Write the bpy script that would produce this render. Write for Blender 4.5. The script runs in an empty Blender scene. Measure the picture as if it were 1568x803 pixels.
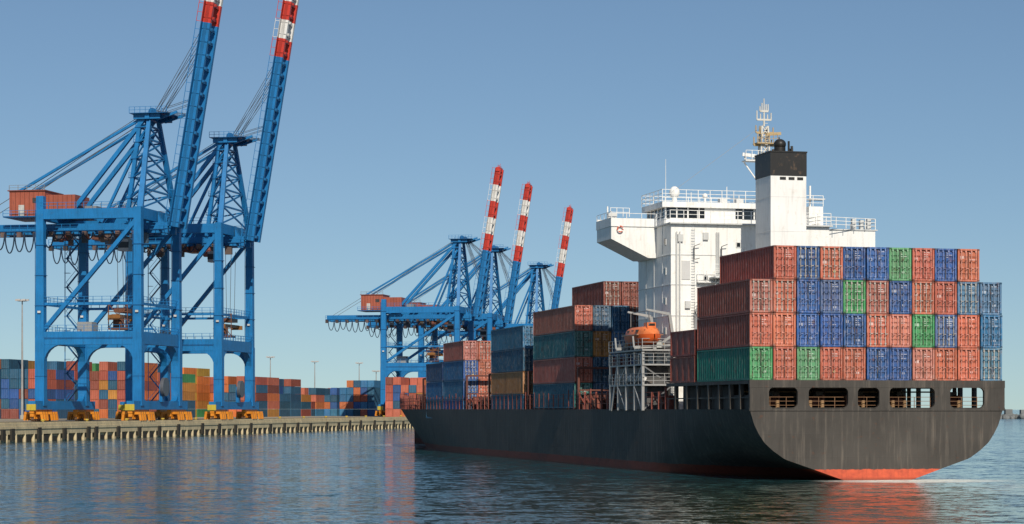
import bpy, math, random
from mathutils import Vector, Matrix
random.seed(7)
sc=bpy.context.scene
R=random.random
def U(a,b): return a+(b-a)*random.random()

# ---------------------------------------------------------------- materials
def newmat(name):
    m=bpy.data.materials.new(name); m.use_nodes=True
    nt=m.node_tree; b=nt.nodes["Principled BSDF"]
    return m,nt,b
def N(nt,t,**k):
    n=nt.nodes.new(t)
    for a,v in k.items(): setattr(n,a,v)
    return n
def mixc(nt,fac,a,b,mode='MIX'):
    n=N(nt,'ShaderNodeMix',data_type='RGBA',blend_type=mode)
    if hasattr(fac,'links'): nt.links.new(fac,n.inputs[0])
    else: n.inputs[0].default_value=fac
    for s,i in ((a,6),(b,7)):
        if hasattr(s,'links'): nt.links.new(s,n.inputs[i])
        else: n.inputs[i].default_value=(*s,1)
    return n.outputs[2]
def ramp(nt,src,p0,p1,v0=0,v1=1):
    n=N(nt,'ShaderNodeMapRange'); nt.links.new(src,n.inputs[0])
    n.inputs[1].default_value=p0; n.inputs[2].default_value=p1
    n.inputs[3].default_value=v0; n.inputs[4].default_value=v1
    return n.outputs[0]
def math_(nt,op,a,b=None):
    n=N(nt,'ShaderNodeMath',operation=op)
    for i,s in enumerate((a,b)):
        if s is None: continue
        if hasattr(s,'links'): nt.links.new(s,n.inputs[i])
        else: n.inputs[i].default_value=s
    return n.outputs[0]
def noise(nt,scale,detail=4,vec=None,stretch=None,rough=.55,color=False):
    n=N(nt,'ShaderNodeTexNoise'); n.inputs['Scale'].default_value=scale
    n.inputs['Detail'].default_value=detail; n.inputs['Roughness'].default_value=rough
    if stretch is not None:
        mp=N(nt,'ShaderNodeMapping'); mp.inputs['Scale'].default_value=stretch
        nt.links.new(vec,mp.inputs[0]); nt.links.new(mp.outputs[0],n.inputs[0])
    else: nt.links.new(vec,n.inputs[0])
    return n.outputs[1 if color else 0]
def paint(name,rough=.5,dirt=.3,streak=.3,rust=.0,rustcol=(.12,.045,.02),fade=.0,bump=.02,fadecol=(.55,.47,.41)):
    m,nt,b=newmat(name)
    at=N(nt,'ShaderNodeAttribute',attribute_name='Col')
    geo=N(nt,'ShaderNodeTexCoord').outputs['Object']
    col=at.outputs[0]
    n1=noise(nt,.35,5,geo)
    n2=noise(nt,1.0,5,geo,(3.5,3.5,.35))
    n3=noise(nt,2.2,6,geo,(1,1,.6),.65)
    f1=ramp(nt,n1,.35,.7,0,dirt)
    col=mixc(nt,f1,col,mixc(nt,1,col,(.55,.5,.46),'MULTIPLY'))
    f2=ramp(nt,n2,.48,.75,0,streak)
    col=mixc(nt,f2,col,mixc(nt,1,col,(.42,.38,.34),'MULTIPLY'))
    if fade:
        f4=ramp(nt,noise(nt,1.7,7,geo,(5,5,1.2),.7),.50,.72,0,fade)
        col=mixc(nt,f4,col,fadecol)
    if rust:
        f3=ramp(nt,n3,.58,.67,0,rust)
        col=mixc(nt,f3,col,rustcol)
    nt.links.new(col,b.inputs['Base Color'])
    b.inputs['Roughness'].default_value=rough
    b.inputs['Specular IOR Level'].default_value=.35
    bp=N(nt,'ShaderNodeBump'); bp.inputs['Strength'].default_value=.4; bp.inputs['Distance'].default_value=bump
    nt.links.new(n3,bp.inputs['Height']); nt.links.new(bp.outputs[0],b.inputs['Normal'])
    return m
M_cont=paint('container_paint',.6,.5,.6,.6,(.11,.04,.025),.42)
M_yard=paint('yard_container_paint',.65,.4,.35,.2,(.10,.04,.025),.12)
M_crane=paint('crane_paint',.45,.4,.4,.25,(.05,.06,.07))
M_white=paint('ship_white_paint',.45,.15,.30,.20,(.36,.22,.12))
M_misc=paint('weathered_steel',.6,.5,.4,.3)
M_orange=paint('lifeboat_paint',.4,.4,.4,.12)
def glassmat():
    m,nt,b=newmat('dark_glass'); b.inputs['Base Color'].default_value=(.01,.014,.018,1); b.inputs['Roughness'].default_value=.08
    return m
M_glass=glassmat()
# hull
def hullmat():
    m,nt,b=newmat('hull_paint')
    geo=N(nt,'ShaderNodeTexCoord').outputs['Object']
    sep=N(nt,'ShaderNodeSeparateXYZ'); nt.links.new(geo,sep.inputs[0])
    n1=noise(nt,.25,5,geo,(1,1,1)); n2=noise(nt,1,6,geo,(3.0,3.0,.20),.65); n3=noise(nt,1.6,6,geo,(1,.3,1.6),.65)
    base=mixc(nt,ramp(nt,n1,.3,.7),(.046,.041,.036),(.072,.065,.057))
    base=mixc(nt,ramp(nt,n2,.52,.72,0,.65),base,(.16,.135,.11))
    base=mixc(nt,ramp(nt,n2,.28,.42,.55,0),base,(.020,.016,.014))
    base=mixc(nt,ramp(nt,n3,.60,.68,0,.5),base,(.11,.05,.028))
    zz=math_(nt,'ADD',sep.outputs[2],ramp(nt,n3,0,1,-.12,.12))
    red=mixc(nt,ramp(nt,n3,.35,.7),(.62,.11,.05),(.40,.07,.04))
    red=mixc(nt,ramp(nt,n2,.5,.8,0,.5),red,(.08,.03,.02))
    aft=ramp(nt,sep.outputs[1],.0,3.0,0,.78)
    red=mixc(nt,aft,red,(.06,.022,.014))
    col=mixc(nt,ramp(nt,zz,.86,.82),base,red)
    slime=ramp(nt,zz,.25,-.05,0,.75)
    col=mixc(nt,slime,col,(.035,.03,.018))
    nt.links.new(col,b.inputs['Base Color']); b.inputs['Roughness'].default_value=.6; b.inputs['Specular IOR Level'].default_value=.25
    br=N(nt,'ShaderNodeTexBrick'); br.inputs['Scale'].default_value=1; br.inputs['Mortar Size'].default_value=.02
    br.inputs['Brick Width'].default_value=6; br.inputs['Row Height'].default_value=1.8
    cx=N(nt,'ShaderNodeCombineXYZ'); nt.links.new(math_(nt,'ADD',sep.outputs[0],sep.outputs[1]),cx.inputs[0]); nt.links.new(sep.outputs[2],cx.inputs[1])
    nt.links.new(cx.outputs[0],br.inputs[0])
    h=math_(nt,'ADD',math_(nt,'MULTIPLY',br.outputs[1],.3),math_(nt,'MULTIPLY',n1,1.8))
    bp=N(nt,'ShaderNodeBump'); bp.inputs['Strength'].default_value=.4; bp.inputs['Distance'].default_value=.07
    nt.links.new(h,bp.inputs['Height']); nt.links.new(bp.outputs[0],b.inputs['Normal'])
    return m
M_hull=hullmat()
# water
def watermat():
    m,nt,b=newmat('harbour_water')
    g=N(nt,'ShaderNodeNewGeometry').outputs['Position']
    b.inputs['IOR'].default_value=1.33; b.inputs['Specular IOR Level'].default_value=.36
    big=noise(nt,.012,3,g)
    col=mixc(nt,ramp(nt,big,.3,.7),(.010,.056,.070),(.014,.070,.084))
    def blob(cx,cy,rx,ry,rot,inner=.2):
        mp=N(nt,'ShaderNodeMapping',vector_type='TEXTURE')
        mp.inputs['Location'].default_value=(cx,cy,0); mp.inputs['Rotation'].default_value=(0,0,rot); mp.inputs['Scale'].default_value=(rx,ry,1e3)
        nt.links.new(g,mp.inputs[0])
        l=N(nt,'ShaderNodeVectorMath',operation='LENGTH'); nt.links.new(mp.outputs[0],l.inputs[0])
        return ramp(nt,l.outputs['Value'],inner,1,1,0)
    fo=noise(nt,1.3,8,g,(.8,1.2,1),.72)
    fo2=noise(nt,1.0,8,g,(.35,1.1,1),.75)
    m1=blob(31.0,165.5,8.5,5.5,.2,.45); m2=blob(38,150,22,20,.3,.1); m3=blob(22,105,60,75,0); m4=blob(-13,332,10,16,.2,.3)
    col=mixc(nt,math_(nt,'MULTIPLY',m3,.85),col,(.050,.058,.022))  # olive tint painting the ship's dark reflection into the water colour
    col=mixc(nt,math_(nt,'MULTIPLY',m2,.7),col,(.095,.095,.045))
    f=math_(nt,'MULTIPLY',ramp(nt,fo,.36,.52),m1)
    f2=math_(nt,'MULTIPLY',ramp(nt,fo2,.51,.62,0,.75),m2)  # wake foam streaks, with their glints painted in as pale colour
    f3=math_(nt,'MULTIPLY',ramp(nt,fo,.46,.58,0,.8),m4)
    ft=math_(nt,'MAXIMUM',math_(nt,'MAXIMUM',f,f2),f3)
    nt.links.new(col,b.inputs['Base Color'])
    b.inputs['Roughness'].default_value=.07
    patch=ramp(nt,noise(nt,.02,4,g,(1,2.5,1)),.35,.65,.8,1.2)
    patch=math_(nt,'ADD',patch,math_(nt,'MULTIPLY',m3,.30))
    def slope(scale,det,amp,st=(1,1.3,1),ro=.6):
        c=noise(nt,scale,det,g,st,ro,True)
        s=N(nt,'ShaderNodeVectorMath',operation='SUBTRACT'); nt.links.new(c,s.inputs[0]); s.inputs[1].default_value=(.5,.5,.5)
        k=N(nt,'ShaderNodeVectorMath',operation='MULTIPLY'); nt.links.new(s.outputs[0],k.inputs[0]); k.inputs[1].default_value=(amp,amp,0)
        return k.outputs[0]
    def vadd(a,c):
        n=N(nt,'ShaderNodeVectorMath',operation='ADD')
        nt.links.new(a,n.inputs[0])
        if hasattr(c,'links'): nt.links.new(c,n.inputs[1])
        else: n.inputs[1].default_value=c
        return n.outputs[0]
    S=vadd(vadd(slope(.17,3,.26),slope(.8,5,.72)),slope(2.6,4,.60))
    sc_=N(nt,'ShaderNodeVectorMath',operation='SCALE'); nt.links.new(S,sc_.inputs[0]); nt.links.new(patch,sc_.inputs['Scale'])
    nn=N(nt,'ShaderNodeVectorMath',operation='NORMALIZE'); nt.links.new(vadd(sc_.outputs[0],(0,0,1)),nn.inputs[0])
    nt.links.new(nn.outputs[0],b.inputs['Normal'])
    df=N(nt,'ShaderNodeBsdfDiffuse'); df.inputs[0].default_value=(.74,.75,.68,1)
    mx=N(nt,'ShaderNodeMixShader'); nt.links.new(ft,mx.inputs[0]); nt.links.new(b.outputs[0],mx.inputs[1]); nt.links.new(df.outputs[0],mx.inputs[2])
    nt.links.new(mx.outputs[0],nt.nodes['Material Output'].inputs[0])
    return m
M_water=watermat()
def groundmat(name,c1,c2,scale=.2,rough=.9,dk=.35):
    m,nt,b=newmat(name)
    g=N(nt,'ShaderNodeNewGeometry').outputs['Position']
    n1=noise(nt,scale,6,g,(1,1,1)); n2=noise(nt,scale*8,6,g,(1,1,.25),.7)
    col=mixc(nt,ramp(nt,n1,.35,.65),c1,c2)
    col=mixc(nt,ramp(nt,n2,.45,.75,0,.6),col,tuple(x*dk for x in c1))
    nt.links.new(col,b.inputs['Base Color']); b.inputs['Roughness'].default_value=rough
    bp=N(nt,'ShaderNodeBump'); bp.inputs['Strength'].default_value=.5; bp.inputs['Distance'].default_value=.05
    nt.links.new(n2,bp.inputs['Height']); nt.links.new(bp.outputs[0],b.inputs['Normal'])
    return m
M_conc=groundmat('quay_concrete',(.62,.51,.31),(.48,.40,.25),.3)
M_apron=groundmat('apron_paving',(.40,.34,.23),(.28,.25,.19),.05)
M_rock=groundmat('breakwater_rock',(.24,.25,.25),(.14,.15,.15),.2)
M_rubber=groundmat('fender_rubber',(.02,.02,.018),(.035,.03,.02),.5)

# ---------------------------------------------------------------- mesh builder
class MB:
    def __init__(s): s.v=[];s.f=[];s.c=[];s.m=[];s.sm=[]
    def add(s,vs,fs,col,mi=0,smooth=False):
        o=len(s.v); s.v.extend([tuple(v) for v in vs])
        for f in fs:
            s.f.append([o+i for i in f]); s.c.append(col); s.m.append(mi); s.sm.append(smooth)
    def box(s,x0,x1,y0,y1,z0,z1,col,mi=0):
        j=lambda:U(-.003,.003)
        x0+=j();x1+=j();y0+=j();y1+=j();z0+=j();z1+=j()
        vs=[(x,y,z) for z in(z0,z1) for y in(y0,y1) for x in(x0,x1)]
        s.add(vs,[(0,2,3,1),(4,5,7,6),(0,1,5,4),(2,6,7,3),(0,4,6,2),(1,3,7,5)],col,mi)
    def beam(s,p,q,w,h=None,col=(1,1,1),mi=0,w2=None,h2=None):
        h=h or w
        p=Vector(p);q=Vector(q);d=(q-p)
        if d.length<1e-6:return
        d.normalize()
        up=Vector((0,0,1)) if abs(d.z)<.97 else Vector((0,1,0))
        a=d.cross(up).normalized(); b=a.cross(d).normalized()
        w+=U(0,.004);h+=U(0,.004)
        w2=w2 or w; h2=h2 or h
        vs=[]
        for P,W,H in((p,w,h),(q,w2,h2)):
            for i,k in((-1,-1),(1,-1),(1,1),(-1,1)): vs.append(P+a*(W/2*i)+b*(H/2*k))
        s.add(vs,[(3,2,1,0),(4,5,6,7),(0,1,5,4),(1,2,6,5),(2,3,7,6),(3,0,4,7)],col,mi)
    def cyl(s,p,q,r,r2=None,n=10,col=(1,1,1),mi=0,caps=True):
        r2=r if r2 is None else r2
        p=Vector(p);q=Vector(q);d=(q-p).normalized()
        up=Vector((0,0,1)) if abs(d.z)<.9 else Vector((0,1,0))
        a=d.cross(up).normalized(); b=a.cross(d).normalized()
        vs=[]
        for P,rr in((p,r),(q,r2)):
            for i in range(n):
                t=2*math.pi*i/n; vs.append(P+a*math.cos(t)*rr+b*math.sin(t)*rr)
        s.add(vs,[(i,(i+1)%n,n+(i+1)%n,n+i) for i in range(n)],col,mi,True)
        if caps: s.add(vs,[tuple(range(n))[::-1],tuple(range(n,2*n))],col,mi)
    def sphere(s,c,rx,ry,rz,col,mi=0,n=14,k=9):
        vs=[];fs=[]
        for i in range(k+1):
            ph=math.pi*i/k
            for j in range(n):
                th=2*math.pi*j/n
                vs.append((c[0]+rx*math.sin(ph)*math.cos(th),c[1]+ry*math.sin(ph)*math.sin(th),c[2]+rz*math.cos(ph)))
        for i in range(k):
            for j in range(n): fs.append((i*n+j,(i+1)*n+j,(i+1)*n+(j+1)%n,i*n+(j+1)%n))
        s.add(vs,fs,col,mi,True)
    def rail(s,p,q,col,h=1.1,sp=1.6,t=.05,rows=3,mi=0):
        p=Vector(p);q=Vector(q);L=(q-p).length;n=max(1,int(L/sp))
        for i in range(n+1):
            a=p.lerp(q,i/n); s.beam(a,a+Vector((0,0,h)),t,t,col,mi)
        for k in range(rows):
            z=Vector((0,0,h*(k+1)/rows)); s.beam(p+z,q+z,t*.8,t*.8,col,mi)
    def gusset(s,c,d1,d2,Rr,th,col,mi=0):
        c=Vector(c);d1=Vector(d1);d2=Vector(d2);n=d1.cross(d2).normalized()*(th/2)
        pts=[c]
        for i in range(7):
            t=math.pi/2*i/6
            pts.append(c+d1*(Rr-Rr*math.sin(t))+d2*(Rr-Rr*math.cos(t)))
        k=len(pts)
        vs=[p+n for p in pts]+[p-n for p in pts]
        fs=[(0,i,i+1) for i in range(1,k-1)]+[(k,k+i+1,k+i) for i in range(1,k-1)]
        fs+=[(i,i+1,k+i+1,k+i) for i in range(1,k-1)]
        s.add(vs,fs,col,mi)
    def obj(s,name,mats,parent=None,loc=None,rot=0):
        me=bpy.data.meshes.new(name); me.from_pydata(s.v,[],s.f)
        for m in mats: me.materials.append(m)
        me.polygons.foreach_set('material_index',s.m)
        me.polygons.foreach_set('use_smooth',s.sm)
        ca=me.color_attributes.new('Col','FLOAT_COLOR','CORNER')
        arr=[]
        for p,c in zip(s.f,s.c):
            for _ in p: arr.extend((c[0],c[1],c[2],1))
        ca.data.foreach_set('color',arr); me.update()
        o=bpy.data.objects.new(name,me); sc.collection.objects.link(o)
        if parent: o.parent=parent
        if loc is not None: o.location=loc; o.rotation_euler=(0,0,rot)
        return o
def empty(name,loc,rot):
    e=bpy.data.objects.new(name,None); sc.collection.objects.link(e)
    e.location=loc; e.rotation_euler=(0,0,rot); e.empty_display_size=5
    return e

# ---------------------------------------------------------------- colours
cR=(.52,.140,.085); cR2=(.40,.095,.065); cB=(.030,.105,.31); cB2=(.040,.19,.38); cG=(.065,.32,.12); cT=(.03,.20,.17)
cO=(.55,.24,.05); cN=(.025,.11,.20); cBr=(.24,.070,.050); cY=(.60,.38,.05); cW=(.5,.5,.48)
def vary(c,a=.18):
    k=1+U(-a,a); return tuple(min(1,max(0,x*k*(1+U(-.06,.06)))) for x in c)

def container(mb,x0,y0,z0,w,l,h,col,detail=True,side=None):
    """long axis along y, door end at y0"""
    c=vary(col,.18); dk=tuple(x*.4 for x in c)
    if R()<.15: # sun-bleached box
        g=sum(c)/3; c=tuple(v*.8+g*.2+.02 for v in c)
    sc_=vary(side,.1) if side else tuple(v*.88 for v in c)  # side walls darker than the sunlit door end, shade put into the colour
    x1=x0+w;y1=y0+l;z1=z0+h; g=.045
    x0+=g;x1-=g;z1-=.04
    P=.15
    for xa in(x0,x1-P):
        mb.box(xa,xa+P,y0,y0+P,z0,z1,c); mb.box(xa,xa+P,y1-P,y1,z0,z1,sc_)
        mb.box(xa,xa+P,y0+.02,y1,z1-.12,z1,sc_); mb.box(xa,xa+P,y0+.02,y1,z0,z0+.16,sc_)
    for ya in(y0,y1-P):
        mb.box(x0,x1,ya,ya+P,z1-.14,z1,c); mb.box(x0,x1,ya,ya+P,z0,z0+.16,c)
    mb.box(x0+.02,x1-.02,y0+.05,y1-.05,z1-.08,z1-.02,c)
    n=int(l/ (.56 if detail else 1.5)); per=(l-.3)/n
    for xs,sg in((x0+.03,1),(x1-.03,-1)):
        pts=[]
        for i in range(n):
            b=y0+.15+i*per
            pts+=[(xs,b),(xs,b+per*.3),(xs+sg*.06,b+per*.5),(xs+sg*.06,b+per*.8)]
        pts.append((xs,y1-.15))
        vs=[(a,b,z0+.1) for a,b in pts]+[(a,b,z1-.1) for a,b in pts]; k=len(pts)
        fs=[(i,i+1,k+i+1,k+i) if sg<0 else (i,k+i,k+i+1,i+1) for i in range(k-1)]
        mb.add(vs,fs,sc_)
    mb.box(x0+.1,x1-.1,y1-.1,y1-.06,z0+.1,z1-.1,sc_)
    yd=y0+.12
    xm=(x0+x1)/2
    c2=vary(c,.14)
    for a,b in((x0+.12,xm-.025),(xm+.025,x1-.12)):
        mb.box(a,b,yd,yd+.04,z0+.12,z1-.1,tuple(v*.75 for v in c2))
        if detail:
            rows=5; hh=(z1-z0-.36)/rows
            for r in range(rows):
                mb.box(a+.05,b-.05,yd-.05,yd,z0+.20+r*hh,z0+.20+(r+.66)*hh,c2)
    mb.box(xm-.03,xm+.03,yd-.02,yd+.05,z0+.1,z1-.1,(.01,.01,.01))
    if detail:
        rc=tuple(min(1,x*1.1+.12) for x in c) if R()<.65 else (.46,.43,.39)
        for fx in(.16,.37,.63,.84):
            xx=x0+(x1-x0)*fx
            mb.box(xx-.026,xx+.026,yd-.145,yd-.09,z0+.05,z1-.05,rc)
            for zz in(.10,.33,.62,.90):
                zc=z0+h*zz; mb.box(xx-.07,xx+.07,yd-.15,yd-.05,zc-.045,zc+.045,dk if zz in(.33,.62) else rc)
            zc=z0+h*.40+U(-.03,.03); mb.box(xx-.02,xx+.20,yd-.17,yd-.13,zc-.025,zc+.025,rc)
        lc=tuple(min(1,x*.6+.36) for x in c)
        for k in range(4):
            if R()<.75:
                zc=z1-.34-k*.17; a=xm+.08; mb.box(a,a+U(.15,.5),yd-.056,yd-.053,zc-.035,zc+.035,lc)
        if R()<.5:
            zc=z0+h*U(.5,.78); a=x0+.2; mb.box(a,a+U(.2,.4),yd-.056,yd-.053,zc-.12,zc+.10,lc)
        if R()<.35:
            zc=z0+h*U(.18,.3); a=xm+.15; mb.box(a,a+U(.15,.3),yd-.056,yd-.053,zc-.10,zc+.06,(.5,.42,.2) if R()<.3 else lc)
        for xa in(x0,x1-.2):
            for za in(z0,z1-.13): mb.box(xa-.01,xa+.21,y0-.012,y0+.1,za,za+.13,dk)

# ================================================================ SHIP
TH=math.radians(13.6)
P0=(18.2,165,0)
ship=empty('container_ship',P0,TH)
W=21.1; TC=W/2; LEN=190.0
def interp(tab,x):
    if x<=tab[0][0]: return tab[0][1]
    for (a,b),(c,d) in zip(tab,tab[1:]):
        if x<=c: return b+(d-b)*(x-a)/(c-a)
    return tab[-1][1]
ttab=[(-1.2,0),(-.35,.14),(0,.27),(.4,.38),(.8,.49),(1.65,.73),(2.3,.82),(2.9,.885),(3.6,.93),(4.3,.965),(5.5,1.0)]
def sm(x): x=max(0,min(1,x)); return x*x*(3-2*x)
def half(s,z,top):
    zf=min(1,max(0,(z)/top))
    f=sm(s/24)
    b=interp(ttab,z)*(1-f)+f
    s0=95+zf*27; s1=171+ (17.5*zf**1.1)
    if s>s0: b=min(b,max(0,1-((s-s0)/(s1-s0))**2.4))
    return b*TC
def sheer(s): return 5.5+ .9*sm((s-150)/25)
st=[0,1.5,3,5,7.5,10,13,16,20,25,32,45,60,80,95,100,106,112,118,124,130,136,142,148,154,160,165,169,172,175,178,181,184,186,187.5,188.5]
NZ=16
mb=MB()
rows=[]
for s in st:
    top=sheer(s); r=[]
    for i in range(NZ+1):
        z=-1.2+(top+1.2)*i/NZ
        r.append((half(s,z,top),z))
    rows.append(r)
for side in(-1,1):
    vs=[];fs=[]
    for s,r in zip(st,rows):
        for b,z in r: vs.append((TC+side*b,s,z))
    k=NZ+1
    for i in range(len(st)-1):
        for j in range(NZ):
            q=(i*k+j,(i+1)*k+j,(i+1)*k+j+1,i*k+j+1)
            fs.append(q if side>0 else q[::-1])
    mb.add(vs,fs,(1,1,1),0,True)
tv=[];tf=[]
K=48
for i in range(K+1):
    z=-1.2+6.7*i/K; b=half(0,z,5.5); tv+=[(TC-b,-.004,z),(TC+b,-.004,z)]
for i in range(K): tf.append((2*i,2*i+1,2*i+3,2*i+2))
mb.add(tv,tf,(1,1,1),0)
dv=[];df=[]
for s,r in zip(st,rows):
    b,z=r[-1]; dv+=[(TC-b,s,z-.03),(TC+b,s,z-.03)]
for i in range(len(st)-1): df.append((2*i,2*i+1,2*i+3,2*i+2))
mb.add(dv,df,(.06,.03,.025),1)
ops=[(1.55,3.9),(4.8,8.05),(8.85,10.65),(11.5,15.3),(16.6,19.5)]
HC=(1,1,1); y0,y1=-.02,.25; zb,zo0,zo1,zt=5.45,5.62,7.18,7.75
xs=[0.0]
for a,b in ops: xs+=[a,b]
xs.append(W+.15)
for i in range(0,len(xs),2): mb.box(xs[i],xs[i+1],y0,y1,zo0-.01,zo1+.01,HC,0)
mb.box(-.02,W+.17,y0-.01,y1+.01,zb,zo0,HC,0); mb.box(-.02,W+.17,y0-.01,y1+.01,zo1,zt,HC,0)
for a,b in ops:
    for cx,sx in((a,1),(b,-1)):
        for cz,sz in((zo0,1),(zo1,-1)):
            mb.gusset((cx,(y0+y1)/2,cz),(sx,0,0),(0,0,sz),.38,.26,HC,0)
    mb.box(a+.3,b-.3,y0-.05,y0,zo0-.06,zo0,HC,0); mb.box(a+.3,b-.3,y0-.05,y0,zo1,zo1+.06,HC,0)
mb.box(-.05,W+.1,-.07,-.02,5.38,5.47,HC,0)
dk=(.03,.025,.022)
mb.box(0,W+.1,.25,21,7.45,7.72,HC,0)
for s in(2.2,4.6,7.2,9.8,12.6,15.4,18.5):
    for x in(.02,W-.3): mb.box(x,x+.3,s,s+.35,5.45,7.45,HC,0)
mb.box(0.05,.2,.2,21,6.35,6.45,HC,0)
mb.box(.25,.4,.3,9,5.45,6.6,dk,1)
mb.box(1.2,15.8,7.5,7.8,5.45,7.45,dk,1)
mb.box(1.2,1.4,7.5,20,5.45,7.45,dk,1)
mb.obj('hull',[M_hull,M_misc],ship)

# mooring deck gear
mb=MB(); tan=(.32,.2,.1); rs=(.20,.07,.04)
for x in(2.6,6.3,9.7,13.2,17.8):
    mb.cyl((x-.6,3,6.1),(x+.6,3,6.1),.38,n=12,col=rs); mb.box(x-.8,x-.65,2.5,3.5,5.5,6.6,rs); mb.box(x+.65,x+.8,2.5,3.5,5.5,6.6,rs)
    mb.cyl((x-.9,1.2,5.45),(x-.9,1.2,6.2),.16,n=8,col=tan); mb.cyl((x+.1,1.2,5.45),(x+.1,1.2,6.2),.16,n=8,col=tan)
    mb.box(x+.9,x+1.5,4.5,5.2,5.45,6.9,(.12,.10,.08))
mb.rail((.6,.8,5.5),(20.6,.8,5.5),(.22,.12,.06),.95,1.3,.04,3)
for x in(4.4,8.4,11,15.8,19.8): mb.beam((x,6,5.45),(x,6,7.5),.25,.25,(.1,.06,.04))
mb.beam((2,7,6.9),(19,7,6.9),.12,.12,tan); mb.beam((2,5,7.2),(19,5,7.2),.1,.1,(.3,.25,.2))
mb.obj('mooring_gear',[M_misc],ship)

# deck side: stanchions, coaming
mb=MB(); sr=(.27,.070,.048)
s=21.5
while s<180:
    z=sheer(s); b=TC-half(s,z,z)
    if not(26<s<39):
        for x,sg in((b+.12,1),(W-b-.12,-1)):
            hh=U(1.45,2.0)
            mb.beam((x,s,z-.05),(x,s,z+hh),.16,.20,vary(sr,.4))
            mb.beam((x+.9*sg,s,z-.05),(x,s,z+1.4),.1,.1,sr)
        if R()<.4: mb.box(b+.5,b+1.1,s+.2,s+.9,z,z+U(.8,1.6),vary((.2,.07,.05),.5))
    s2=s+2.0; z2=sheer(s2); b2=TC-half(s2,z2,z2)
    for h in(.55,1.1,1.5):
        mb.beam((b+.12,s,z+h),(b2+.12,s2,z2+h),.05,.05,sr); mb.beam((W-b-.12,s,z+h),(W-b2-.12,s2,z2+h),.05,.05,sr)
    s=s2
for a,b in((39.5,70),(71.5,90),(101,130)):
    mb.box(1.3,W-1.3,a,b,5.4,7.0,(.05,.022,.018))
    for k in range(int((b-a)/1.2)): mb.box(1.1,1.3,a+k*1.2,a+k*1.2+.12,5.4,6.9,(.10,.035,.025))
for s in range(42,130,3):
    mb.beam((.35,s,5.4),(.35,s,6.4),.3,.3,(.10,.04,.03))
for s in(50.2,70.6,89.5,101.8,129):
    for x in [i*W/6+.2 for i in range(7)]:
        mb.beam((min(x,W-.2),s,5.4),(min(x,W-.2),s,9.6),.22,.3,(.14,.05,.035))
    mb.beam((.2,s,9.6),(W-.2,s,9.6),.5,.2,(.14,.05,.035)); mb.beam((.2,s,7.4),(W-.2,s,7.4),.5,.15,(.14,.05,.035))
mb.cyl((TC,170,6),(TC,170,12),.3,.12,8,(.6,.6,.58)); mb.beam((TC-1.5,170,10),(TC+1.5,170,10),.12,.12,(.6,.6,.58))
mb.cyl((TC-3,166,7.2),(TC+3,166,7.2),.7,n=12,col=(.15,.06,.04)); mb.box(TC-4,TC-3,165.3,166.7,6,7.8,(.12,.05,.04))
mb.obj('deck_fittings',[M_misc],ship)

# ---- stacks
cw=W/11
RGB={'R':cR,'B':cB,'G':cG,'b':cB2,'T':cT,'O':cO,'N':cN,'K':cBr,'Y':cY,'r':cR2}
def stack(name,s0,l,z0,h,grid,detail=True,sides=None):
    mb=MB()
    for r,row in enumerate(grid):
        first=True
        for c,ch in enumerate(row):
            if ch=='-': continue
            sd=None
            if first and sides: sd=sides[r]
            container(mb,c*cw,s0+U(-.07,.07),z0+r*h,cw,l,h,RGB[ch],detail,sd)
            first=False
    return mb.obj(name,[M_cont],None,P0,TH)
brs=(.34,.085,.06)  # red-brown for the unlit container flank, shade included in the colour
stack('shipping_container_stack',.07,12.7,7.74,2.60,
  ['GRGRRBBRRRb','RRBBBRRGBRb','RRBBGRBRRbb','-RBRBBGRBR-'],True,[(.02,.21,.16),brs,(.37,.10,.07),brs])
stack('shipping_container_stack',13.4,6.6,7.74,2.2,['rKRRBRRBRRR','rRRBRRBRRBB'],False)
rnd=lambda n:''.join(random.choice('RBNKbRTBO') for _ in range(n))
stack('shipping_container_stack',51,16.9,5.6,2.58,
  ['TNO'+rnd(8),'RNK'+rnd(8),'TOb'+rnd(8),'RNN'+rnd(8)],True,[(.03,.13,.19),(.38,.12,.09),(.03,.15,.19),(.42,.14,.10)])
stack('shipping_container_stack',54,12.2,15.95,2.58,['--KKK'+rnd(6)])
stack('shipping_container_stack',41,9.2,5.6,2.58,['-'*4+'NKNKNKR','-'*4+'NKbKNKR','-'*4+'NNNKNKR','-'*4+'bNNKNKR'])
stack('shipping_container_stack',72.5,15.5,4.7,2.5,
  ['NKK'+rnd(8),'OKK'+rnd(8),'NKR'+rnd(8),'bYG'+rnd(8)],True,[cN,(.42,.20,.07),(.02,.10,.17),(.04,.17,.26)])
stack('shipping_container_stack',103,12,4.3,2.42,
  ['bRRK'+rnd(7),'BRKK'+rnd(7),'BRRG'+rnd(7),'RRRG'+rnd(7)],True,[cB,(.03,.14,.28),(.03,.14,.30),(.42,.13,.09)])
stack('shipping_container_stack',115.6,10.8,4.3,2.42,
  ['bRBRK'+rnd(5),'bRbRK'+rnd(5),'BRBRG'+rnd(5)],True,[(.04,.15,.25),(.03,.13,.30),(.04,.10,.22)])

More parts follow.
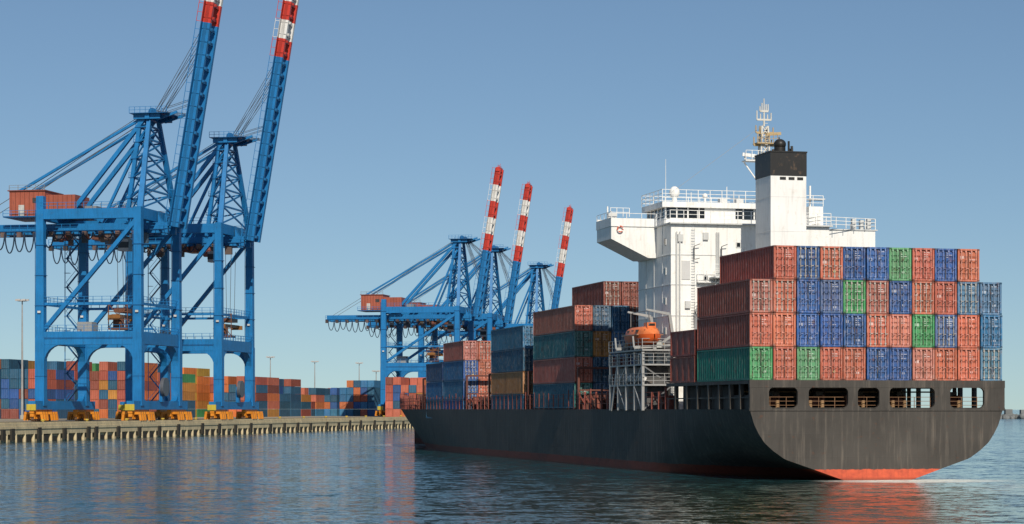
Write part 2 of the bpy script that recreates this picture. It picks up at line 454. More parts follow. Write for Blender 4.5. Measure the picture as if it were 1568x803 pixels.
# ---- accommodation
wh=(.82,.82,.79); wh2=(.62,.63,.62)
mb=MB()
A0,A1=29,39; X0,X1=3.0,18.2; ZT=22.2
mb.box(X0,X1,A0,A1,5.4,ZT,wh)
for z in(8.3,11.1,13.9,16.7,19.4):
    mb.box(X0-.05,X1+.05,A0-.05,A1+.05,z,z+.07,wh2)
for x in(5.2,8.3,15.8): mb.box(x,x+.05,A0-.03,A0,5.4,ZT,wh2)
for s in(31.5,34,36.5): mb.box(X0-.03,X0,s,s+.05,5.4,ZT,wh2)
def win(x,z,w=.5,h=.6,side='a'):
    if side=='a':
        mb.box(x-w/2-.07,x+w/2+.07,A0-.07,A0,z-h/2-.07,z+h/2+.07,wh2); mb.box(x-w/2,x+w/2,A0-.085,A0,z-h/2,z+h/2,(0,0,0),1)
    else:
        mb.box(X0-.07,X0,x-w/2-.07,x+w/2+.07,z-h/2-.07,z+h/2+.07,wh2); mb.box(X0-.085,X0,x-w/2,x+w/2,z-h/2,z+h/2,(0,0,0),1)
for x,z in((9.2,17.8),(6.3,17.4),(9.4,20.4)): win(x,z,.32,.36)
for z in(9.8,12.6,15.3,18.0,20.7): win(30.6,z,.4,.5,'p')
mb.box(4.0,4.8,A0-.06,A0,17.2,18.9,(.55,.55,.54))
for z in(16.9,14.1): mb.box(5.4,7.9,A0-.5,A0,z,z+.1,wh2); mb.rail((5.4,A0-.5,z+.1),(7.9,A0-.5,z+.1),wh,1,.8,.045,2)
mb.box(5.2,16,24.5,A0,5.4,13.9,wh); mb.box(5.1,16.1,24.4,A0,13.9,14.02,wh2)
mb.rail((5.2,24.5,14),(16,24.5,14),wh); mb.rail((5.2,24.5,14),(5.2,A0,14),wh)
mb.box(6.6,9.5,27.2,A0,17.3,17.42,wh2); mb.rail((6.6,27.2,17.4),(9.6,27.2,17.4),wh)
for o in(0,.8):
    mb.beam((5.2,28+o,14.1),(8.6,28+o,17.3),.1,.2,wh2)
for i in range(14): mb.beam((5.2+i*.25,28,14.3+i*.235),(5.2+i*.25,28.8,14.3+i*.235),.2,.04,wh2)
mb.rail((5.2,28,14.1),(8.6,28,17.4),wh,1,.9)
for x in(3.5,3.8,7.3,7.5): mb.cyl((x,A0-.15,8),(x,A0-.15,21.5),.07,n=6,col=wh2)
for i in range(40): mb.box(4.9,5.25,A0-.2,A0-.16,12+i*.25,12.04+i*.25,wh2)
for x in(5.1,7.7):
    mb.cyl((x,A0-.3,19.0),(x,A0-.3,20.2),.05,n=6,col=(.12,.12,.12)); mb.beam((x,A0-.3,20.2),(x+.5,A0-.5,20.4),.06,.06,(.12,.12,.12)); mb.beam((x,A0-.3,19),(x+.45,A0-.5,19.1),.06,.06,(.12,.12,.12))
for x,z in((3.6,11.6),(4.3,14.6),(8.9,15.0),(6.0,20.8),(3.6,20.6)): mb.box(x,x+.5,A0-.22,A0,z,z+.65,(.55,.56,.55))
mb.box(4.0,4.35,A0-.2,A0,9.6,10.3,(.6,.06,.03))
def wing(xa,xb,sg):
    zt=22.25
    pts=[(xa,19.4),(xa+(xb-xa)*.18,19.4),(xb,21.1),(xb,zt),(xa,zt)]
    vs=[(x,33.4,z) for x,z in pts]+[(x,38.2,z) for x,z in pts]
    k=5; fs=[tuple(range(k)),tuple(range(2*k-1,k-1,-1))]+[(i,k+i,k+(i+1)%k,(i+1)%k) for i in range(k)]
    mb.add(vs,fs,wh)
    mb.box(min(xa,xb),max(xa,xb),33.3,33.38,zt,zt+.75,wh); mb.box(min(xa,xb),max(xa,xb),38.2,38.28,zt,zt+1.0,wh)
    mb.box(xb-.05,xb+.03,33.3,38.3,zt,zt+.8,wh)
    mb.rail((xa,33.3,zt+.75),(xb,33.3,zt+.75),wh,.45,1.2,.05,1)
    mb.rail((xb,33.3,zt+.75),(xb,38.2,zt+.75),wh,.6,1.2,.05,1)
wing(X0,-1.3,-1)
mb.box(X1,24.0,32,34,20.4,ZT,wh); mb.box(X1-.1,24.2,31.9,38,ZT,ZT+.1,wh2)
mb.rail((12,A0,ZT+.1),(24.0,32,ZT+.1),wh,1.0,1.1,.06,3); mb.rail((24.0,32,ZT+.1),(24.0,38,ZT+.1),wh,1.0,1.1,.06,3)
for x in(21.8,22.6,23.3): mb.box(x,x+.35,32.2,32.6,ZT+.1,ZT+U(.8,1.3),wh2)
for i in range(14):
    a=2*math.pi*i/14;b=2*math.pi*(i+1)/14
    mb.beam((-.5+.27*math.cos(a),33.2,22.0+.27*math.sin(a)),(-.5+.27*math.cos(b),33.2,22.0+.27*math.sin(b)),.09,.09,(.65,.13,.06) if i%4 else wh)
mb.box(-1.1,-.3,35,35.6,23,23.6,wh2); mb.rail((-1.2,34,23.2),(.6,34,23.2),wh,.8,.6,.05,2); mb.cyl((-.9,36,23),(-.9,36,24.3),.08,n=6,col=wh)
mb.box(X0-.2,X1+.2,A0-.4,A1+.2,ZT,ZT+.12,wh2)
mb.rail((X0-.2,A0-.4,ZT+.1),(X1,A0-.4,ZT+.1),wh,1.1,1.2,.055,3); mb.rail((X0-.2,A0-.4,ZT+.1),(X0-.2,33,ZT+.1),wh,1.1,1.2,.055,3)
mb.box(3.6,16.8,32.8,38.6,ZT+.1,23.05,wh); mb.box(3.75,16.65,32.95,38.45,23.05,24.05,(0,0,0),1)
mb.box(3.3,17.1,32.5,38.9,24.05,24.55,wh)
for i in range(13):
    x=3.75+i*(12.9/12); mb.box(x-.06,x+.06,32.9,33,23.05,24.05,wh)
mb.box(7.5,10.5,32.88,32.95,22.3,24.05,wh); mb.box(12.5,15.5,32.88,32.95,22.3,24.05,wh)
for i in range(6):
    s=32.95+i*1.1; mb.box(3.68,3.76,s-.06,s+.06,23.05,24.05,wh)
mb.rail((3.3,32.5,24.55),(17.1,32.5,24.55),wh,1.1,1.1,.055,3); mb.rail((3.3,32.5,24.55),(3.3,38.9,24.55),wh,1.1,1.1,.055,3)
mb.rail((3.3,38.9,24.55),(17.1,38.9,24.55),wh,1.1,1.1,.055,3)
mb.cyl((5.6,36,24.5),(5.6,36,25.3),.25,n=8,col=wh); mb.sphere((5.6,36,25.75),.5,.5,.58,wh)
mb.cyl((4.9,36.5,24.5),(4.9,36.5,28.9),.035,.02,5,wh); mb.cyl((8.6,36,24.5),(8.6,36,25.4),.12,n=6,col=wh); mb.sphere((8.6,36,25.5),.25,.25,.25,wh)
for x,h in((6.9,1.2),(10.4,1.8),(11.6,1.0),(15.8,1.6),(16.6,2.2)): mb.cyl((x,35,24.5),(x,35,24.5+h),.06,.04,6,wh)
for x in(9.4,11.0): mb.box(x,x+.7,34,34.7,24.55,25.1,wh2)
mb.box(16.8,18.2,30.5,33,ZT+.1,24.2,wh); mb.rail((16.2,30.5,24.2),(18.2,30.5,24.2),wh,1.0,.7,.055,3)
mb.box(17.2,18.6,31,32,24.9,25.0,wh2); mb.beam((17.3,31.5,22.3),(17.3,31.5,26.2),.15,.15,wh)
mx,my=13.9,34.5; cr=(.62,.6,.54); tn=(.45,.33,.17)
for dx in(-.6,.6):
    for dy in(-.5,.5): mb.beam((mx+dx,my+dy,24.5),(mx+dx*.5,my+dy*.5,32),.14,.14,cr)
for i in range(8):
    z=24.8+i*.9; k=1-.55*(i/8.3); k2=1-.55*((i+1)/8.3)
    for sx in(-1,1):
        mb.beam((mx-.55*k*sx,my-.5*k,z),(mx+.55*k2*sx,my-.5*k2,z+.9),.08,.08,cr); mb.beam((mx+.55*k*sx,my-.5*k,z),(mx+.55*k*sx,my+.5*k,z),.06,.06,cr)
    mb.beam((mx-.55*k,my-.5*k,z),(mx+.55*k,my-.5*k,z),.08,.08,cr)
mb.cyl((mx,my,32),(mx,my,34.6),.10,.05,6,cr)
for z,a,b,c in((28.8,-1.9,1.1,wh),(30.2,-1.0,1.5,tn),(31.4,-.8,.9,tn),(32.6,-.7,.7,cr),(33.4,-.4,.4,cr)):
    mb.beam((mx+a,my,z),(mx+b,my,z),.16,.16,c)
    for x in(a,b,a*.5,b*.5): mb.cyl((mx+x,my,z),(mx+x,my,z+U(.45,.9)),.07,.06,6,c)
mb.box(mx-2.0,mx-.2,my-.6,my+.6,28.65,28.75,wh); mb.rail((mx-2,my-.6,28.75),(mx-.2,my-.6,28.75),wh,.9,.5,.05,2)
mb.beam((mx-2.2,my-.2,29.3),(mx-.6,my-.3,29.1),.12,.3,wh)
mb.beam((mx-2.0,my,28.6),(mx-.4,my,26.5),.1,.1,wh)
mb.box(mx-.9,mx+1.1,my-.7,my+.6,30.3,30.4,tn); mb.rail((mx-.9,my-.7,30.4),(mx+1.1,my-.7,30.4),tn,.8,.4,.05,2)
mb.beam((mx+.1,my-.4,31.2),(mx+1.5,my-.5,31.3),.1,.28,tn)
for i in range(20): mb.beam((mx-.15,my-.62,24.6+i*.4),(mx+.15,my-.62,24.6+i*.4),.04,.04,cr)
mb.beam((mx,my,32.2),(3.6,33,24.9),.025,.025,(.3,.3,.3)); mb.beam((mx+.3,my,31),(17,33,24.9),.025,.025,(.3,.3,.3))
mb.obj('accommodation',[M_white,M_glass],ship)

# funnel
mb=MB()
fx0,fx1,fs0,fs1=9.45,12.75,20.8,24.6
mb.box(fx0,fx1,fs0,fs1,7.7,25.85,wh)
bk=(.022,.021,.020)
mb.box(fx0-.03,fx1+.03,fs0-.03,fs1+.03,25.85,27.9,bk); mb.box(fx0-.08,fx1+.08,fs0-.08,fs1+.08,27.88,28.0,bk)
for x in(10.3,11.1,11.9): mb.box(x,x+.55,fs0-.04,fs0,25.5,25.74,(.02,.02,.02))
for z in(12,15,18,21,24): mb.box(fx0-.015,fx1+.015,fs0-.015,fs1+.015,z,z+.035,(.7,.7,.68))
mb.cyl((10.9,22.4,27.9),(10.9,22.4,28.6),.5,n=14,col=bk); mb.sphere((10.9,22.4,28.75),.55,.6,.5,bk)
mb.cyl((11.9,22,27.9),(11.9,22.1,28.6),.12,n=8,col=bk); mb.cyl((10.2,22.2,27.9),(10.2,22.2,28.3),.12,n=8,col=bk); mb.cyl((12.2,23,27.9),(12.2,23,28.5),.15,n=8,col=bk)
mb.cyl((11.5,21.8,27.9),(11.5,21.8,29.0),.1,n=8,col=bk)
mb.obj('funnel',[M_white],ship)

# lifeboat station
mb=MB(); g1=(.34,.345,.34); g2=(.16,.165,.17)
for s in(27.2,29.6,32.2,34.8,37.4):
    for x in(-.2,2.5): mb.beam((x,s,5.4),(x,s,10.6),.24,.24,g1)
mb.box(.6,2.6,28.5,37,5.4,9.3,(.10,.10,.10))
for z in(7.6,9.4,10.7):
    mb.box(-.3,2.8,27,37.6,z,z+.14,g1); mb.rail((-.3,27,z+.14),(-.3,37.6,z+.14),g1,.95,1.1,.05,3)
    mb.rail((-.3,27,z+.14),(2.8,27,z+.14),g1,.95,.8,.05,3)
for a,b in((27.2,29.6),(32.2,34.8)):
    mb.beam((-.25,a,5.4),(-.25,b,7.6),.12,.12,g1); mb.beam((-.25,b,7.6),(-.25,a,9.4),.12,.12,g1)
mb.beam((-.25,27.2,5.4),(2.5,27.2,7.6),.12,.12,g2); mb.beam((2.5,27.2,7.6),(-.2,27.2,9.4),.12,.12,g2); mb.beam((-.25,37,5.4),(-.25,35,9.4),.12,.3,g1)
for s in(27.6,33.2):
    mb.beam((2.9,s,10.7),(2.4,s,14.0),.26,.3,g1); mb.beam((2.4,s,14.0),(.2,s,14.4),.2,.25,g1,w2=.16,h2=.16); mb.beam((2.5,s,12.0),(.9,s,10.8),.16,.2,g1)
    mb.beam((.5,s,14.3),(.5,s,13.0),.07,.07,g2); mb.beam((-.9,s,11.0),(2.6,s,11.2),.2,.25,g1); mb.beam((-.9,s,11.0),(-1.0,s,12.0),.14,.14,g1)
mb.beam((.6,27.6,14.3),(.6,33.2,14.3),.07,.07,g1)
for i in range(16):
    a=(U(-.2,2.6),U(27,36),U(10.8,11.2)); mb.box(a[0],a[0]+U(.2,.5),a[1],a[1]+U(.2,.6),a[2],a[2]+U(.2,.7),vary(random.choice([g1,g2,(.5,.3,.12),(.45,.45,.43)]),.3))
for k in range(3): mb.cyl((1.9,28+k*2.2,11.0),(1.9,29.2+k*2.2,11.0),.3,n=10,col=g2)
for k in range(3): mb.cyl((.1,28+k*3,8.3),(.1,29.2+k*3,8.3),.33,n=10,col=(.7,.7,.68))
for k in range(10): mb.beam((2.0,26.1,5.5+k*.2),(2.6,26.1,5.5+k*.2),.05,.05,g1)
mb.obj('lifeboat_davit',[M_white],ship)
mb=MB(); og=(.78,.13,.025)
stn=[(-3.7,.05,.55),(-3.3,.6,.2),(-2.3,1.05,0),(0,1.25,-.05),(2.3,1.05,0),(3.2,.6,.15),(3.7,.05,.6)]
bx,by=.75,30.4
vs=[];fs=[];k=11
for y,hw,zb_ in stn:
    for j in range(k):
        a=math.pi*(j/(k-1)); vs.append((bx-hw*math.cos(a),by+y,12.2-(12.2-(11.2+zb_))*math.sin(a)**.7))
for i in range(len(stn)-1):
    for j in range(k-1): fs.append((i*k+j,i*k+j+1,(i+1)*k+j+1,(i+1)*k+j))
mb.add(vs,fs,og,0,True)
vs=[];fs=[]
for y,hw,zb_ in stn:
    for j in range(k):
        a=math.pi*(j/(k-1)); vs.append((bx-hw*.92*math.cos(a),by+y*.95,12.18+ (min(hw,1.0)*.78)*math.sin(a)**.8))
for i in range(len(stn)-1):
    for j in range(k-1): fs.append((i*k+j,(i+1)*k+j,(i+1)*k+j+1,i*k+j+1))
mb.add(vs,fs,(.80,.22,.07),0,True)
mb.box(bx-1.24,bx+1.24,by-2.3,by+2.3,12.13,12.21,(.35,.2,.12)); mb.box(bx-.4,bx+.4,by-2.8,by-1.7,12.75,13.25,(.78,.2,.06)); mb.box(bx-.3,bx+.3,by-2.83,by-2.8,12.95,13.15,(.02,.02,.02))
for y in(-1.6,-.3,1.0): mb.box(bx-1.06,bx-.84,by+y-.25,by+y+.25,12.42,12.62,(.02,.02,.02))
for x in(-.5,.5): mb.box(bx+x-.14,bx+x+.14,by-2.75,by-2.5,12.35,12.6,(.02,.02,.02))
mb.obj('lifeboat',[M_orange],ship)

# ================================================================ QUAY
QA=-math.atan2(.1893,.9819); Q0=(-84.6,356,0)
QZ=3.0
def sheet(name,pts,z,mat):
    me=bpy.data.meshes.new(name); me.from_pydata([(x,y,z) for x,y in pts],[],[tuple(range(len(pts)))]); me.materials.append(mat)
    o=bpy.data.objects.new(name,me); sc.collection.objects.link(o); return o
sheet('water',[(-20000,-3000),(20000,-3000),(20000,25000),(-20000,25000)],0,M_water)
q=empty('quay',Q0,QA)
mb=MB()
mb.box(-4000,-1.0,-330,1100,-3,QZ,(1,1,1),0)
mb.obj('apron',[M_apron],q)
mb=MB()
y=-330
while y<1100:
    l=12
    mb.box(-1.02,0,y+.04,y+l-.04,1.25,QZ+.06,(1,1,1),0)
    mb.box(-.15,.12,y+.04,y+l-.04,2.15+U(-.03,.03),2.6,(1,1,1),0)
    y+=l
mb.box(-1.05,-.45,-330,1100,-3,1.3,(1,1,1),0)
y=-330
while y<1100:
    mb.cyl((-.25,y,-2),(-.25,y,1.4),.32,n=8,col=(1,1,1),mi=0)
    if int(y)%12<4: mb.box(-.05,.38,y+1,y+2.2,.3,2.3+U(-.3,.3),(1,1,1),1)
    else: mb.box(-.46,-.1,y+.8,y+2.6,-.5,.9+U(-.2,.3),(1,1,1),1)
    y+=3.7
mb.box(-.55,-.15,-330,1100,QZ+.06,QZ+.32,(1,1,1),0)
mb.obj('quay_wall',[M_conc,M_rubber],q)
mb=MB()
for k in range(60):
    y=-200+k*20; mb.cyl((-1.0,y,QZ),(-1.0,y,QZ+.55),.28,.22,10,(.5,.35,.05)); mb.cyl((-1.0,y,QZ+.5),(-1.0,y,QZ+.75),.4,.36,10,(.5,.35,.05))
for x in(-2,-22.5): mb.box(x-.06,x+.06,-330,1100,QZ+.004,QZ+.12,(.12,.09,.07))
mb.obj('bollards_and_rails',[M_misc],q)

# ================================================================ CRANES
bl=(.011,.170,.43); bld=(.008,.10,.27); red=(.55,.045,.028); whi=(.74,.74,.72); brn=(.36,.10,.06); ora=(.66,.24,.02); gy=(.22,.23,.24)
def crane(tq,G,sep,Hg,Ha,blen,sf,ang,sx,cabx,seed):
    random.seed(seed)
    e=empty('ship_to_shore_crane',(Q0[0]+.1893*tq,Q0[1]+.9819*tq,QZ),QA)
    mb=MB(); xw=-2.0; xl=xw-G; ys=(0,sep); mid=sep/2
    pz=16.6
    for x in(xw,xl):
        tz=Hg+(1.2 if x==xw else 3.6)
        for y in ys:
            mb.beam((x,y,3.2),(x,y,pz),1.9,1.6,bl); mb.beam((x,y,pz),(x,y,tz),1.75,1.5,bl,w2=1.5,h2=1.4)
            for z in(9,23,29,35): mb.box(x-1.0,x+1.0,y-.85,y+.85,z,z+.12,bld)
            mb.beam((x-1.1,y-.3,6),(x-1.1,y-.3,tz-1),.09,.09,bld); mb.beam((x-1.1,y+.3,6),(x-1.1,y+.3,tz-1),.09,.09,bld)
            mb.box(x-.3,x+.3,y-1.1,y-.8,pz+5,pz+5.4,(.6,.6,.58))
        mb.beam((x,-4.5,3.3),(x,sep+4.5,3.3),1.5,1.7,bl)
        mb.beam((x,0,pz),(x,sep,pz),1.5,2.4,bl)
        mb.gusset((x,.8,pz-1.2),(0,1,0),(0,0,-1),4,1.3,bl); mb.gusset((x,sep-.8,pz-1.2),(0,-1,0),(0,0,-1),4,1.3,bl)
        mb.gusset((x,.8,4.1),(0,1,0),(0,0,1),2.2,1.2,bl); mb.gusset((x,sep-.8,4.1),(0,-1,0),(0,0,1),2.2,1.2,bl)
        mb.beam((x,0,Hg),(x,sep,Hg),1.4,2.2,bl)
        mb.beam((x,0,23.4),(x,sep,23.4),.5,.5,bl)
        mb.rail((x+.4,0,23.6),(x+.4,sep,23.6),bl,1.2,1.8,.09,2)
        mb.beam((x,-4.6,2.9),(x,-4.9,2.9),1.9,1.2,(.5,.4,.05))
        for yc in(0,sep):
            mb.beam((x,yc-4.6,2.1),(x,yc+4.6,2.1),.9,.7,ora)
            for o in(-2.4,2.4):
                mb.beam((x,yc+o-2.1,1.35),(x,yc+o+2.1,1.35),.8,.6,ora)
                mb.add([(x-.45,yc+o-1,1.5),(x-.45,yc+o+1,1.5),(x-.45,yc+o+.2,2.4),(x-.45,yc+o-.2,2.4),(x+.45,yc+o-1,1.5),(x+.45,yc+o+1,1.5),(x+.45,yc+o+.2,2.4),(x+.45,yc+o-.2,2.4)],
                    [(0,1,2,3),(7,6,5,4),(0,4,5,1),(1,5,6,2),(2,6,7,3),(3,7,4,0)],ora)
                for w in(-1.5,-.5,.5,1.5):
                    mb.cyl((x-.3,yc+o+w,.55),(x+.3,yc+o+w,.55),.43,n=10,col=(.12,.07,.04)); mb.box(x-.5,x+.5,yc+o+w-.25,yc+o+w+.25,.6,1.2,ora)
                mb.box(x+.4,x+.9,yc+o-.4,yc+o+.4,1.0,1.7,(.3,.12,.03))
                for o2 in(-1.2,0,1.2): mb.box(x-1.9,x+1.9,yc+o+o2-.25,yc+o+o2+.25,1.5,2.0,ora); mb.beam((x-1.7,yc+o+o2,1.6),(x-1.9,yc+o+o2,.3),.5,.4,ora); mb.beam((x+1.7,yc+o+o2,1.6),(x+1.9,yc+o+o2,.3),.5,.4,ora)
        mb.rail((x+.8,0,pz+1.2),(x+.8,sep,pz+1.2),bl,1.2,1.8,.09,2)
    for y in ys:
        mb.beam((xl,y,pz),(xw,y,pz),1.3,2.6,bl)
        mb.gusset((xl+.9,y,pz-1.3),(1,0,0),(0,0,-1),3.6,1.2,bl); mb.gusset((xw-.9,y,pz-1.3),(-1,0,0),(0,0,-1),3.6,1.2,bl)
        mb.beam((xl,y,Hg),(xw,y,Hg),1.2,2.0,bl)
        mb.beam((xl,y,23.4),(xw,y,23.4),.45,.5,bl); mb.rail((xl,y-.5,23.6),(xw,y-.5,23.6),bl,1.2,1.8,.09,2)
        mb.beam((xl+.6,y,pz+1.6),(xw-.5,y,Hg-1.4),.8,.8,bl)
        mb.rail((xl,y-.7,Hg+1.05),(xw,y-.7,Hg+1.05),bl,1.2,1.8,.09,2); mb.rail((xl,y-.6,pz+1.35),(xw,y-.6,pz+1.35),bl,1.2,1.8,.09,2)
        mb.beam((xl+.3,y-.7,pz),(xw-.3,y-.7,pz),.05,.3,bld)
    gz=Hg-2.3; xe=xl-22
    for dy in(-2.3,2.3):
        mb.beam((xe,mid+dy,gz),(xw+3,mid+dy,gz),.9,2.1,bl)
        mb.beam((xe,mid+dy*1.75,gz-.4),(xw+3,mid+dy*1.75,gz-.4),.9,.12,bld); mb.rail((xe,mid+dy*1.95,gz-.3),(xw+3,mid+dy*1.95,gz-.3),bl,1.2,1.8,.09,2)
    x=xe
    while x<xw+3:
        mb.beam((x,mid-4,gz-.7),(x,mid+4,gz-.7),.3,.5,bld); x+=3.4
    for i in range(12): mb.box(xe+i*3.5,xe+i*3.5+.9,mid-4.6,mid-3.6,gz-1.6,gz-.6,vary((.10,.07,.06),.5))
    for i in range(18):
        xx=U(xl-4,xw); mb.box(xx,xx+U(.5,1.6),mid-3.4,mid-2.6,gz-U(1.8,3.4),gz-1,vary(random.choice([(.10,.07,.06),(.05,.08,.12),(.2,.07,.05)]),.4))
    mb.beam((xl,mid-2.3,gz+1),(xl,mid-2.3,Hg),.7,.7,bl)
    x=xe+1
    while x<xl+14:
        n=10; w=2.1; dr=U(3.0,4.2) if x<xl-1 else U(1,2)
        f=lambda t:-dr*max(0,(1-(2*t-1)**2))**.6
        for i in range(n):
            a=i/n;b=(i+1)/n
            mb.beam((x+w*a,mid-4.7,gz-.8+f(a)),(x+w*b,mid-4.7,gz-.8+f(b)),.2,.2,(.015,.03,.06))
        x+=w
    hx0,hx1=xl-9.6,xl+4.2; hs=hx0+7.6
    mb.box(hx0,hs,mid-4.5,mid+4.5,Hg+.3,Hg+5.4,brn); mb.box(hs,hx1,mid-3.8,mid+3.8,Hg+.3,Hg+4.6,tuple(v*.9 for v in brn))
    for i in range(14):
        xx=hx0+.3+i*.98; yy=mid-4.5 if xx<hs-.1 else mid-3.8
        mb.box(xx,xx+.12,yy-.06,yy,Hg+.4,Hg+(5.3 if xx<hs-.1 else 4.5),tuple(v*.6 for v in brn))
    mb.box(hx0-.3,hs+.2,mid-4.8,mid+4.8,Hg+5.4,Hg+5.6,(.22,.07,.05)); mb.rail((hx0,mid-4.6,Hg+5.6),(hs,mid-4.6,Hg+5.6),gy,1.0,1.6,.09,2)
    mb.box(hx0+2,hx0+3.2,mid-4.58,mid-4.5,Hg+.4,Hg+2.6,(.5,.5,.48)); mb.box(hx0+5,hx0+6.4,mid-4.58,mid-4.5,Hg+3,Hg+4,(.05,.05,.05))
    mb.box(hx0-1,hx1+1,mid-5.4,mid+5.4,Hg+.05,Hg+.3,bld); mb.rail((hx0-1,mid-5.4,Hg+.3),(hx1+1,mid-5.4,Hg+.3),bl,1.1,1.6,.09,2)
    mb.box(xl+5.5,xl+8,mid-2,mid+1,Hg+.3,Hg+2.4,gy)
    ax=xw-.9
    cols=[((xw,1,Hg+1),(ax,mid-2.6,Ha)),((xw,sep-1,Hg+1),(ax,mid+2.6,Ha)),((xw-5.5,mid-3,Hg-1),(ax-1.8,mid-2.6,Ha)),((xw-5.5,mid+3,Hg-1),(ax-1.8,mid+2.6,Ha))]
    for i,(p,q_) in enumerate(cols): mb.beam(p,q_,1.1 if i<2 else .8,1.0 if i<2 else .8,bl,w2=.75,h2=.75)
    def L(i,t): return Vector(cols[i][0]).lerp(Vector(cols[i][1]),t)
    T=[0,.22,.42,.6,.76,.9]
    for a,b in zip(T,T[1:]):
        mb.beam(L(0,a),L(1,b),.3,.3,bl); mb.beam(L(1,a),L(0,b),.3,.3,bl); mb.beam(L(0,b),L(1,b),.35,.35,bl)
        mb.beam(L(0,b),L(2,b),.3,.3,bl); mb.beam(L(2,a),L(0,b),.25,.25,bl); mb.beam(L(1,b),L(3,b),.3,.3,bl); mb.beam(L(2,b),L(3,b),.3,.3,bl)
        p=L(2,b); mb.rail(p+Vector((-.8,0,0)),p+Vector((1.8,0,0)),bl,1.1,.9,.08,2); mb.beam(p+Vector((-.8,0,0)),p+Vector((1.8,0,0)),1.0,.1,bld)
    for i in range(9):
        z0=Hg+1+i*(Ha-Hg-2)/9; z1=Hg+1+(i+1)*(Ha-Hg-2)/9; xa,xb=(xw-4.6+i*.2,xw-2.4+i*.1) if i%2 else (xw-2.4+i*.1,xw-4.6+i*.2)
        mb.beam((xa,mid-1,z0),(xb,mid-1,z1),.6,.14,bld); mb.beam((xa,mid-1.4,z0+1),(xb,mid-1.4,z1+1),.07,.07,bl)
    mb.beam((ax-3,mid-3.2,Ha),(ax+2.6,mid-3.2,Ha),.9,1.0,bl); mb.beam((ax-3,mid+3.2,Ha),(ax+2.6,mid+3.2,Ha),.9,1.0,bl); mb.beam((ax,mid-4,Ha),(ax,mid+4,Ha),.9,1.1,bl)
    mb.box(ax-3.5,ax+4.4,mid-4.6,mid+4.6,Ha+.5,Ha+.62,bld); mb.rail((ax-3.5,mid-4.6,Ha+.6),(ax+4.4,mid-4.6,Ha+.6),bl,1.2,1.0,.08,2); mb.rail((ax-3.5,mid+4.6,Ha+.6),(ax+4.4,mid+4.6,Ha+.6),bl,1.2,1.0,.08,2)
    for dy in(-2.4,2.4):
        mb.cyl((ax+.6,mid+dy-.3,Ha+1.0),(ax+.6,mid+dy+.3,Ha+1.0),.8,n=12,col=bld)
        mb.beam((ax+1.5,mid+dy,Ha-.5),(ax+5.8,mid+dy,Ha+.9),.35,.5,bl)
        mb.beam((ax-1,mid+dy*1.1,Ha-.3),(xl+2.5,mid+dy*1.1,Hg+.5),.8,.8,bl)
        mb.beam((ax-1,mid+dy*1.1,Ha),(xl-8.6,mid+dy*1.1,Hg+5.4),.5,.5,bl)
        mb.beam((ax-1,mid+dy*1.1,Ha-3),(xw-11,mid+dy*1.1,Hg-1),.55,.55,bl)
        mb.beam((ax-1,mid+dy,Ha+.8),(xe+2,mid+dy,gz+1),.10,.10,(.1,.1,.1)); mb.beam((ax-1,mid+dy*.7,Ha+.8),(hx0+3,mid+dy*.7,Hg+5.5),.10,.10,(.1,.1,.1))
    hz=gz+.2; hx=xw+4.2; a=math.radians(ang); D=Vector((math.cos(a),0,math.sin(a))); Nn=Vector((-math.sin(a),0,math.cos(a)))
    def bp(d,dy,off=0): return Vector((hx,mid+dy,hz))+D*d+Nn*off
    segs=[(0,sf*blen,bl)]
    nb=5
    for i in range(nb):
        d0=sf*blen+(1-sf)*blen*i/nb; d1=sf*blen+(1-sf)*blen*(i+1)/nb
        segs.append((d0,d1,red if i%2==0 else whi))
    for d0,d1,c in segs:
        for dy in(-2.2,2.2): mb.beam(bp(d0,dy),bp(d1,dy),1.9,.95,c)
        cd=tuple(v*.7 for v in c)
        d=d0+1
        while d<d1:
            mb.beam(bp(d,-2.2,-.5),bp(d,2.2,-.5),.35,.6,cd)
            mb.box(*sum([[v-.25,v+.25] for v in bp(d,-2.2,-1.3)],[]),cd)
            mb.beam(bp(d,-2.75,-.9),bp(d,-2.75,.9),.08,.12,cd)
            d+=2.6
        mb.beam(bp(d0,-2.72,0),bp(d1,-2.72,0),.7,.06,cd)
        mb.beam(bp(d0,-3.4,.6),bp(d1,-3.4,.6),.12,.9,cd); mb.beam(bp(d0,-3.6,1.7),bp(d1,-3.6,1.7),.09,.09,c)
        mb.beam(bp(d0,3.4,.6),bp(d1,3.4,.6),.12,.9,cd)
        d=d0
        while d<d1: mb.beam(bp(d,-3.5,.6),bp(d,-3.6,1.7),.09,.09,c); d+=1.8
    mb.beam(bp(blen-.3,-3,0),bp(blen-.3,3,0),1.2,1.4,red); mb.rail(bp(blen,-3,0),bp(blen,3,0),red,1.1,1,.08,2); mb.beam(bp(blen,0,0),bp(blen+1.8,0,0),.1,.1,red)
    for dy in(-2.2,2.2):
        mb.gusset(bp(0,dy,1)+Vector((-2.2,0,0)),(1,0,0),(0,0,1),3,1.2,bl)
    for dy in(-2.4,-1.2,1.2,2.4):
        for d in(sf*blen*.55,sf*blen*.62,sf*blen*.88,sf*blen*.95):
            mb.beam((ax+1.2,mid+dy,Ha+1.2),bp(d,dy,1.0),.09,.09,(.08,.10,.13))
    tx=cabx
    mb.box(tx-3,tx+3,mid-3,mid+3,gz-2.2,gz-1.3,(.15,.06,.04)); mb.box(tx-2,tx+2.4,mid-2,mid+2,gz-1.3,gz+.6,(.2,.07,.05))
    mb.box(tx+3,tx+5.2,mid-4.0,mid-1.6,gz-4.6,gz-2.2,(.35,.36,.37)); mb.box(tx+2.97,tx+5.23,mid-4.05,mid-3.9,gz-4.0,gz-2.8,(.02,.03,.04))
    sz=20.5
    for ox in(-.9,.9):
        for oy in(-1.5,1.5): mb.beam((sx+ox*1.3,mid+oy,gz-2),(sx+ox,mid+oy,sz+2.2),.08,.08,(.07,.07,.07))
